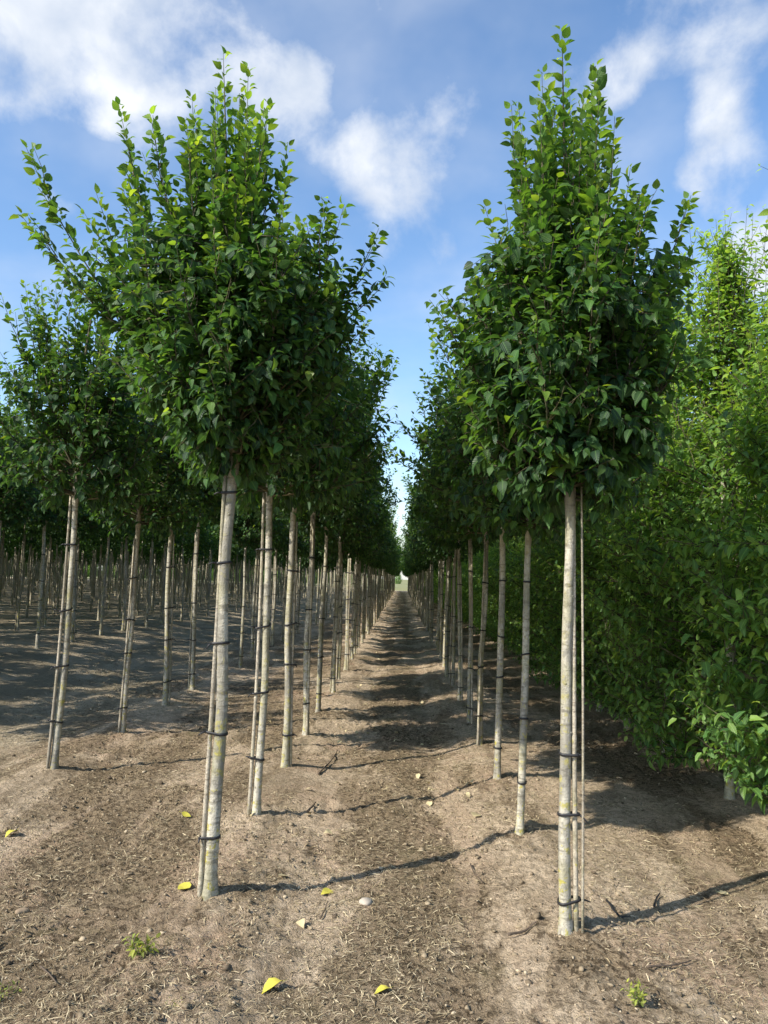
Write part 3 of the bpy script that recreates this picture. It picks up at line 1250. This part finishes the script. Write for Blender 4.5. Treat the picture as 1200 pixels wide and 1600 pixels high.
ORD = ['first', 'second', 'third', 'fourth', 'fifth', 'sixth']
TREE_COUNT = [2]


def row(first_px, xrow, group, names, rest_label, step=1.36, n_end=ROW_END, count_cap=None):
    """first_px: pixels of the first stems' feet; the row then goes on at its pitch"""
    y = 0
    n = 0
    for q, (px, py) in enumerate(first_px):
        b = ground_hit(px, py)
        place_tree(near_kinds, b.x, b.y, names[q], group, k=q % 5)
        y = b.y
        n += 1
    y += step
    while y < n_end and (count_cap is None or n < count_cap):
        x = xrow + rnd.gauss(0, .025)
        yy = y + rnd.gauss(0, .11)
        if y < 34:
            place_tree(near_kinds, x, yy, rest_label, group, lite=0 if y < 22 else 1)
        else:
            place_tree(far_kinds, x, yy, rest_label, group, lite=2)
        y += step
        n += 1
    TREE_COUNT[0] += n
    return n


row([(400, 1274), (445, 1198), (478, 1150), (497, 1112), (521, 1083)], ROW_L, G_L,
    ['staked tree with flared yellowish foot, second in the left row from its open end',
     'straight pale staked tree, third in the left row from its open end',
     'staked tree with dark stem, fourth in the left row from its open end',
     'staked tree, fifth in the left row from its open end',
     'staked tree, sixth in the left row from its open end'],
    'staked tree deep in the left row beyond its sixth tree')
row([(812, 1302), (777, 1216), (749, 1164), (733, 1128), (718, 1096)], ROW_R, G_R,
    ['tree with lichen-stained greenish stem, second in the row nearest the hedge',
     'tree with pale cane close against its thin stem, third in the row nearest the hedge',
     'staked tree at the edge of the path shade, fourth in the row nearest the hedge',
     'staked tree, fifth in the row nearest the hedge',
     'staked tree, sixth in the row nearest the hedge'],
    'staked tree deep in the row nearest the hedge, beyond its sixth tree')
row([(84, 1204), (192, 1142), (258, 1102), (300, 1080), (375, 1043)], ROW_L2, 'staked trees beside the worn lane',
    ['staked tree with cane apart from its stem, first in the row beside the worn lane',
     'leaning bare-stemmed tree, second in the row beside the worn lane',
     'staked tree, third in the row beside the worn lane',
     'staked tree, fourth in the row beside the worn lane',
     'staked tree, fifth in the row beside the worn lane'],
    'staked tree deep in the row beside the worn lane, beyond its fifth tree')

# older trees across the lane: the nearest as single trees, the rest as one mass
spots = []
for q, xr in enumerate(ROWS_FAR):
    y0 = 5.7 + rnd.uniform(0, .6)
    while y0 < ROW_END:
        spots.append((xr + rnd.gauss(0, .05), y0 + rnd.gauss(0, .08), q))
        y0 += 1.45
spots.sort(key=lambda s: (s[0] / s[1] < -.56, math.hypot(s[0], s[1])))      # those in view first
single = min(max(0, 298 - TREE_COUNT[0]), sum(1 for s in spots if s[0] / s[1] >= -.56))
for j, (x, y, q) in enumerate(spots[:single]):
    lab = 'thicker-stemmed shaded tree in the row along the far side of the worn lane' if q == 0 else 'shaded tree in the deep stand behind the far side of the worn lane'
    place_tree(near_kinds if y < 20 else far_kinds, x, y, lab, 'trees along the far side of the lane' if q == 0 else 'trees in the stand behind the lane',
               lite=0 if y < 16 else 2, trunk_scale=1.15 if q == 0 else 1.0)


def instancer(name, pts, parts, label, cat):
    V = np.array([(x, y, gz(x, y) - .015) for x, y, _ in pts])
    me = bpy.data.meshes.new(name)
    me.from_pydata([tuple(v) for v in V], [], [])
    o = obj(name, me, kind='stuff', label=label, category=cat)
    ng = bpy.data.node_groups.new(name + '_nodes', 'GeometryNodeTree')
    ng.interface.new_socket('Geometry', in_out='INPUT', socket_type='NodeSocketGeometry')
    ng.interface.new_socket('Geometry', in_out='OUTPUT', socket_type='NodeSocketGeometry')
    gi, go = ng.nodes.new('NodeGroupInput'), ng.nodes.new('NodeGroupOutput')
    jn = ng.nodes.new('GeometryNodeJoinGeometry')
    rv = ng.nodes.new('FunctionNodeRandomValue')
    rv.data_type = 'FLOAT_VECTOR'
    rv.inputs[0].default_value = (-.02, -.02, 0)
    rv.inputs[1].default_value = (.02, .02, 6.28)
    rs = ng.nodes.new('FunctionNodeRandomValue')
    rs.data_type = 'FLOAT'
    rs.inputs[2].default_value = .92
    rs.inputs[3].default_value = 1.08
    for p in parts:
        oi = ng.nodes.new('GeometryNodeObjectInfo')
        oi.inputs['Object'].default_value = p
        oi.inputs['As Instance'].default_value = True
        ip = ng.nodes.new('GeometryNodeInstanceOnPoints')
        ng.links.new(gi.outputs[0], ip.inputs['Points'])
        ng.links.new(oi.outputs['Geometry'], ip.inputs['Instance'])
        ng.links.new(rv.outputs[0], ip.inputs['Rotation'])
        ng.links.new(rs.outputs[1], ip.inputs['Scale'])
        ng.links.new(ip.outputs[0], jn.inputs[0])
    ng.links.new(jn.outputs[0], go.inputs[0])
    md = o.modifiers.new('trees', 'NODES')
    md.node_group = ng
    return o


kid = [c for c in far_kinds[0].children if c.name.split('.')[0] in ('trunk', 'crown', 'stake')]
instancer('distant_trees', spots[single:], kid, 'dense mass of staked young trees filling the nursery far across the lane', 'trees')

# ------------------------------------------------------------------ hedge of feathered trees on the right


def hedge_proto(seed, level, dens, leaf, top, single_at=None):
    root = empty('hedge_tree')
    R = random.Random(seed)
    trunk, ax, rf = trunk_mesh('trunk', .031, None, 2.2, (R.gauss(0, .02), R.gauss(0, .02)), seed, 12 if level else 8, 24)
    C = hedge_crown(seed, top, dens, leaf, .82 if single_at is not None else 1.0)
    if single_at is not None:                        # sprays of new growth reaching over the path; sunlight painted into their leaf tone
        for px, py, dy in [(1146, 850, -.1), (1150, 905, 0), (1148, 992, -.15), (1160, 1052, .05), (1156, 935, .1), (1172, 880, -.2), (1165, 1120, 0), (1176, 1010, -.2), (1185, 262, .1), (1192, 330, -.1)]:
            w = on_plane(px, py, single_at[1] + dy)
            tip = np.array([w.x - single_at[0], w.y - single_at[1], w.z])
            o = tip + np.array([.34, R.uniform(-.1, .1), -.10])
            C.shoot(o, (o + tip) / 2 + np.array([0, 0, -.03]), tip, .003, .030, .070, .05, .1, .97, .1, sides=3)
    big = None
    L = C.leaves()
    if single_at is not None:
        L, big = pick_leaves(C, single_at, 160)
    crown = leaves_mesh('crown', L, .25 if level else .30, level, M_HEDGE)
    V, F = join(C.wood)
    obj('trunk', trunk, root)
    cr = obj('crown', crown, root)
    obj('limbs', mesh_np('limbs', V, F, [M_TWIG]), root)
    a = rad(R.uniform(170, 230))
    u = np.array([math.cos(a), math.sin(a)])
    obj('stake', cane_mesh('stake', (*(u * .095), -.1), (*(ax(1.6) + u * .06), 1.6), .012, seed), root)
    o = obj('tie', tie_mesh('tie', ax(.2), rf(.2), u * .09, .012, seed), root)
    o.location = (0, 0, .2)
    if big is not None:
        single_leaves(big, cr, .27, M_HEDGE, seed)
    return root


HG = 'leafy trees of the hedge row'
first_hedge_at = (2.50, 4.55)
hk0 = hedge_proto(201, 2, .95, .076, 4.45, (first_hedge_at[0], first_hedge_at[1], 0))
hk = [hedge_proto(211 + k, 2, .92, .063, 4.3 + .18 * k) for k in range(3)]
hkf = [hedge_proto(231 + k, 0, .50, .100, 4.3) for k in range(2)]
for c in [hk0]:
    c.location = (*first_hedge_at, gz(*first_hedge_at) - .015)
    tag(c, 'leafy tree with sunlit-toned young leaves, first of the hedge row at its open end', 'tree', HG)
hn = ['leafy tree with short bare foot and cane beside it, second of the hedge row', 'leafy tree, third of the hedge row from its open end',
      'leafy tree, fourth of the hedge row from its open end', 'leafy tree with barely visible foot, fifth of the hedge row from its open end']
y = 0
for q, (px, py) in enumerate([(1140, 1247), (1040, 1177), (980, 1141), (936, 1112)]):
    b = ground_hit(px, py)
    place_tree(hk, b.x, b.y, hn[q], HG, k=q % 3)
    y = b.y
y += 1.4
while y < ROW_END:
    place_tree(hk if y < 26 else hkf, ROW_R2 + rnd.gauss(0, .04), y + rnd.gauss(0, .06), 'leafy tree of the hedge row beyond its fifth tree', HG, lite=0 if y < 16 else 2)
    y += 1.4

fkid = [c for c in hkf[0].children if c.name.split('.')[0] in ('trunk', 'crown')]
wood = instancer('distant_woodland', [(rnd.uniform(-60, 60), 190 + rnd.uniform(0, 25), 0) for _ in range(90)]
                 + [(-4 - k * 1.1, 112 + rnd.uniform(0, 4), 0) for k in range(110)] + [(-48.5 + rnd.uniform(-.6, .6), 8 + k * 1.15, 0) for k in range(90)], fkid, 'far-off bushes closing the view behind the stems and at the path end', 'bushes')

instancer('added_hedge_row', [(ROW_R2 + PITCH + rnd.gauss(0, .05), 5.2 + 1.4 * k, 0) for k in range(40)], [c for c in hk[1].children if c.name.split('.')[0] in ('trunk', 'crown')],
          'leafy mass of trees added behind the hedge row to darken the gaps', 'trees')  # extra row added to block the bright strip under the hedge

# ------------------------------------------------------------------ what lies on the ground


def straw():
    R = np.random.default_rng(77)
    n = 170000
    dep = 2.2 * (16 / 2.2) ** (R.uniform(0, 1, n) ** .85)
    x = R.uniform(-.62, .62, n) * dep * 1.05
    y = dep
    keepm = fbm(x * 1.6, y * 1.1, 40, 3) + .25 * fbm(x * 8, y * 8, 44, 2) + R.normal(0, .08, n) > .57
    keepm &= x > -5
    x, y = x[keepm], y[keepm]
    n = len(x)
    z = ground_z(x, y)
    a = R.uniform(0, 6.28, n)
    L = R.uniform(.008, .045, n) * (1 + .05 * y)
    w = R.uniform(.0005, .0014, n) * (1 + .10 * y)
    d = np.stack([np.cos(a), np.sin(a), R.normal(.05, .28, n)], 1)
    s = np.stack([-np.sin(a), np.cos(a), R.normal(0, .4, n)], 1)
    c = np.stack([x, y, z + .003], 1)
    bend = np.stack([R.normal(0, .2, n), R.normal(0, .2, n), R.uniform(0, .4, n)], 1) * L[:, None]
    h = (L / 2)[:, None]
    ww = w[:, None]
    V = np.stack([c - d * h - s * ww * .6, c - d * h + s * ww * .6, c + bend * .3 + s * ww, c + bend * .3 - s * ww, c + d * h], 1).reshape(-1, 3)
    T = np.array([(0, 1, 2), (0, 2, 3), (3, 2, 4)])
    F = (T[None] + 5 * np.arange(n)[:, None, None]).reshape(-1, 3)
    tone = np.clip(R.normal(.55, .40, n), 0, 1)
    A = np.repeat(np.stack([tone, tone, tone], 1), 3, 0)
    o = obj('dry_grass', mesh_np('dry_grass', V, F, [M_STRAW], False, {'leaf': A}), kind='stuff')
    tag(o, 'straw-coloured dead grass and mulch strewn over the bare soil', 'dry grass')


def crumbs():
    R = np.random.default_rng(88)
    n = 15000
    dep = 2.2 * (14 / 2.2) ** (R.uniform(0, 1, n) ** .9)
    x = R.uniform(-.62, .62, n) * dep * 1.05
    y = dep
    k = fbm(x * 1.3, y * .8, 21, 3) + R.normal(0, .06, n) > .50
    x, y = x[k], y[k]
    n = len(x)
    z = ground_z(x, y)
    s = np.exp(R.normal(math.log(.0048), .42, n)) * (1 + .04 * y)
    s = np.clip(s, .003, .017)
    t = (1 + 5 ** .5) / 2
    ico = np.array([(-1, t, 0), (1, t, 0), (-1, -t, 0), (1, -t, 0), (0, -1, t), (0, 1, t), (0, -1, -t), (0, 1, -t), (t, 0, -1), (t, 0, 1), (-t, 0, -1), (-t, 0, 1)]) / 1.9
    T = np.array([(0, 11, 5), (0, 5, 1), (0, 1, 7), (0, 7, 10), (0, 10, 11), (1, 5, 9), (5, 11, 4), (11, 10, 2), (10, 7, 6), (7, 1, 8), (3, 9, 4), (3, 4, 2), (3, 2, 6), (3, 6, 8), (3, 8, 9), (4, 9, 5), (2, 4, 11), (6, 2, 10), (8, 6, 7), (9, 8, 1)])
    a = R.uniform(0, 6.28, n)
    v = ico[None] * R.uniform(.4, 1.5, (n, 12, 1)) * s[:, None, None] * np.stack([R.uniform(.7, 1.5, n), R.uniform(.7, 1.2, n), R.uniform(.5, .85, n)], 1)[:, None, :]
    ca, sa = np.cos(a)[:, None], np.sin(a)[:, None]
    V = np.stack([v[..., 0] * ca - v[..., 1] * sa + x[:, None], v[..., 0] * sa + v[..., 1] * ca + y[:, None], v[..., 2] + z[:, None] + .15 * s[:, None]], -1).reshape(-1, 3)
    F = (T[None] + 12 * np.arange(n)[:, None, None]).reshape(-1, 3)
    tone = np.clip(R.normal(.42, .30, n), 0, 1)
    A = np.repeat(np.stack([tone] * 3, 1), 20, 0)
    o = obj('soil_crumbs', mesh_np('soil_crumbs', V, F, [M_CLOD], False, {'leaf': A}), kind='stuff')
    tag(o, 'loose brown crumbs of dry soil scattered over the ground', 'soil')


straw()
crumbs()


def fallen_leaf(px, py, size, mat, label, seed, group=None):
    R = np.random.default_rng(seed)
    p = ground_hit(px, py)
    T, F, B = leaf_template(.36, 1)
    V = T.copy()
    V[:, 1] -= .5
    V[:, 2] = V[:, 2] * R.uniform(.2, .8) + .25 * V[:, 0] ** 2 * R.uniform(-1, 2) + .06 * np.sin(V[:, 1] * 5 + R.uniform(0, 6))
    up = V.copy()
    dn = V - [0, 0, .012]
    n = len(V)
    st = tube([(0, -.5, 0), (.03, -.62, .02), (.02, -.75, .05)], [.012, .01, .008], 5)
    VV, FF = join([(np.vstack([up, dn]), np.vstack([F, F[:, ::-1] + n])), st])
    o = obj('fallen_leaf', mesh_np('fallen_leaf', VV * size, FF, [mat]))
    o.location = (p.x, p.y, max(gz(p.x + a, p.y + b) for a in (-.02, 0, .02) for b in (-.02, 0, .02)) + .006 + .05 * size)
    o.rotation_euler = (R.normal(0, .16) + .1, R.normal(0, .16), R.uniform(0, 6.28))
    tag(o, label, 'leaf', group)


YG = 'yellow fallen leaves'
fallen_leaf(17, 1304, 0.084, M_YELLOW, 'yellow fallen leaf on dark crumbly soil left of the thick-stemmed tree', 1, YG)
fallen_leaf(291, 1279, 0.068, M_YELLOW, 'small yellow fallen leaf on soil behind the thick-stemmed tree', 2, YG)
fallen_leaf(287, 1386, 0.089, M_YELLOW, 'bright yellow fallen leaf beside the foot of the thick-stemmed tree', 3, YG)
fallen_leaf(511, 1401, 0.078, M_YELLOW, 'yellow fallen leaf lying next to the pale stone', 4, YG)
fallen_leaf(425, 1545, 0.100, M_YELLOW, 'largest yellow fallen leaf, lying on pale sandy soil', 5, YG)
fallen_leaf(597, 1550, 0.068, M_YELLOW, 'yellow fallen leaf alone on the soil in mid path', 6, YG)
fallen_leaf(443, 1369, 0.065, M_PALELEAF, 'faded pale fallen leaf in the stem shadow', 7)
fallen_leaf(470, 1449, 0.061, M_PALELEAF, 'dry whitish fallen leaf on sandy soil below the stone', 18)
fallen_leaf(745, 1276, 0.101, M_PALELEAF, 'dull olive fallen leaf on straw near the lichen-stained stem', 9)
fallen_leaf(1128, 1398, 0.068, M_PALELEAF, 'small dull yellow fallen leaf along the long stem shadow', 10)
# many small dry leaves further up the path, told apart only by where they lie
rl = random.Random(12)
for k in range(70):
    yy = 5.0 * (20 / 5.0) ** rl.random()
    xx = rl.uniform(-.75, .7) * (1 if rl.random() < .75 else 2.2)
    o_px = None
    R = np.random.default_rng(300 + k)
    if k == 0:
        T, F, B = leaf_template(.36, 1)
        LM = []
        for q in range(4):
            V = T.copy()
            V[:, 1] -= .5
            V[:, 2] = V[:, 2] * R.uniform(.3, 1.3) + .1 * np.sin(V[:, 1] * 5 + q)
            LM.append(mesh_np('dry_leaf', np.vstack([V, V - [0, 0, .012]]), np.vstack([F, F[:, ::-1] + len(V)]), [M_PALELEAF]))
    o = obj('dry_leaf', LM[k % 4])
    s = rl.uniform(.04, .07)
    o.scale = (s, s, s)
    o.location = (xx, yy, gz(xx, yy) + .014)
    o.rotation_euler = (rl.gauss(0, .3), rl.gauss(0, .3), rl.uniform(0, 6.28))
    tag(o, 'small dry tan leaf lying on the path soil between the rows', 'leaf', 'dry leaves on the path')


def stone(px, py, size, label, seed, mat=M_STONE):
    import bmesh
    R = random.Random(seed)
    bm = bmesh.new()
    bmesh.ops.create_icosphere(bm, subdivisions=3, radius=1)
    for v in bm.verts:
        f = 1 + .12 * math.sin(v.co.x * 3 + seed) + .10 * math.sin(v.co.y * 4 + 2 * seed) + R.gauss(0, .02)
        v.co = Vector((v.co.x * 1.25 * f, v.co.y * .9 * f, v.co.z * .55 * f))
    me = bpy.data.meshes.new('stone')
    bm.to_mesh(me)
    bm.free()
    for p in me.polygons:
        p.use_smooth = True
    me.materials.append(mat)
    o = obj('stone', me)
    p = ground_hit(px, py)
    o.location = (p.x, p.y, gz(p.x, p.y) + size * .2)
    o.scale = (size,) * 3
    o.rotation_euler = (.1, .05, R.uniform(0, 3))
    tag(o, label, 'stone')


stone(573, 1411, .030, 'pale rounded stone lying in the path beside a yellow leaf', 3)
stone(34, 1426, .024, 'brown rounded stone on dark crumbly soil', 5, plain('brown_stone', (0.30, 0.22, 0.14), .9, .35))


def stick(pix, r, label, mat=M_STICK, cat='stick', name='stick', lift=.008):
    pts = [ground_hit(*q) for q in pix]
    P = []
    for i in range(len(pts) - 1):
        for t in np.linspace(0, 1, 7)[:-1] if i < len(pts) - 2 else np.linspace(0, 1, 7):
            q = pts[i].lerp(pts[i + 1], float(t))
            P.append((q.x, q.y, q.z))
    P = np.array(P)
    zz = np.array([gz(a, b) for a, b in P[:, :2]])
    zz = np.convolve(np.pad(zz, 3, 'edge'), np.ones(7) / 7, 'valid')
    c = P.mean(0)
    P[:, 2] = zz + lift + r
    rr = r * np.linspace(1, .5, len(P)) * (1 + .15 * np.sin(np.arange(len(P)) * 2.1))
    V, F = tube(P - c, rr, 7)
    o = obj(name, mesh_np(name, V, F, [mat]))
    o.location = c
    tag(o, label, cat)


stick([(794, 1473), (812, 1464), (828, 1453), (838, 1440)], .0065, 'curved brown dead twig lying before the slim tree with two canes')
stick([(497, 1212), (520, 1188), (528, 1176)], .007, 'straight dark twig on sandy soil between the rows')
stick([(481, 1269), (493, 1257)], .008, 'short dark twig end by the flared foot of the second left tree')
stick([(500, 1440), (507, 1425), (512, 1411)], .004, 'thin dark twig standing out of the soil below a yellow leaf')
stick([(735, 1352), (742, 1366), (754, 1384)], .004, 'thin twig lying in the straw of the path')
stick([(63, 1518), (75, 1528), (88, 1540)], .004, 'thin grey twig lying on the soil in the corner away from the hedge')
stick([(948, 1413), (956, 1428), (970, 1436), (984, 1438)], .006, 'loose black rubber tie lying by the long stem shadow', M_TIE, 'tie', 'loose_tie')
stick([(1022, 1420), (1026, 1408), (1031, 1400)], .006, 'short black rubber tie end poking from the soil', M_TIE, 'tie', 'loose_tie')
stick([(1010, 1515), (1050, 1512), (1080, 1506)], .005, 'long thin brown twig half buried beside the slim tree', M_STICK)


def weed(px, py, h, label, seed, n=34):
    R = np.random.default_rng(seed)
    p = ground_hit(px, py)
    C = Crown(seed)
    for i in range(n // 3):
        a = R.uniform(0, 6.28)
        o = np.array([R.normal(0, .012), R.normal(0, .012), 0])
        tip = o + np.array([math.cos(a) * h * .6, math.sin(a) * h * .6, h * R.uniform(.5, 1)])
        C.shoot(o, (o + tip) / 2 + [0, 0, h * .2], tip, .0016, h * .13, h * .42, .1, 0, .7, .2, sides=3)
    root = empty('weed', (p.x, p.y, gz(p.x, p.y) - .004))
    obj('foliage', leaves_mesh('foliage', C.leaves(), .22, 1, M_WEEDLEAF), root)
    V, F = join(C.wood)
    obj('stems', mesh_np('stems', V, F, [M_WEED]), root)
    tag(root, label, 'weed')


M_WEEDLEAF = leaf_material('weed_leaf_green', (0.10, 0.13, 0.04), (0.17, 0.21, 0.05), (0.34, 0.38, 0.06), .25, .6)
weed(222, 1494, .07, 'small dull green weed tuft growing on crumbly soil', 4)
weed(992, 1568, .06, 'small bright yellow-green weed growing in pale straw', 6)
weed(272, 1573, .03, 'tiny green seedling on bare soil', 8, 15)
weed(5, 1553, .035, 'tiny green seedling by the dark soil edge', 9, 15)
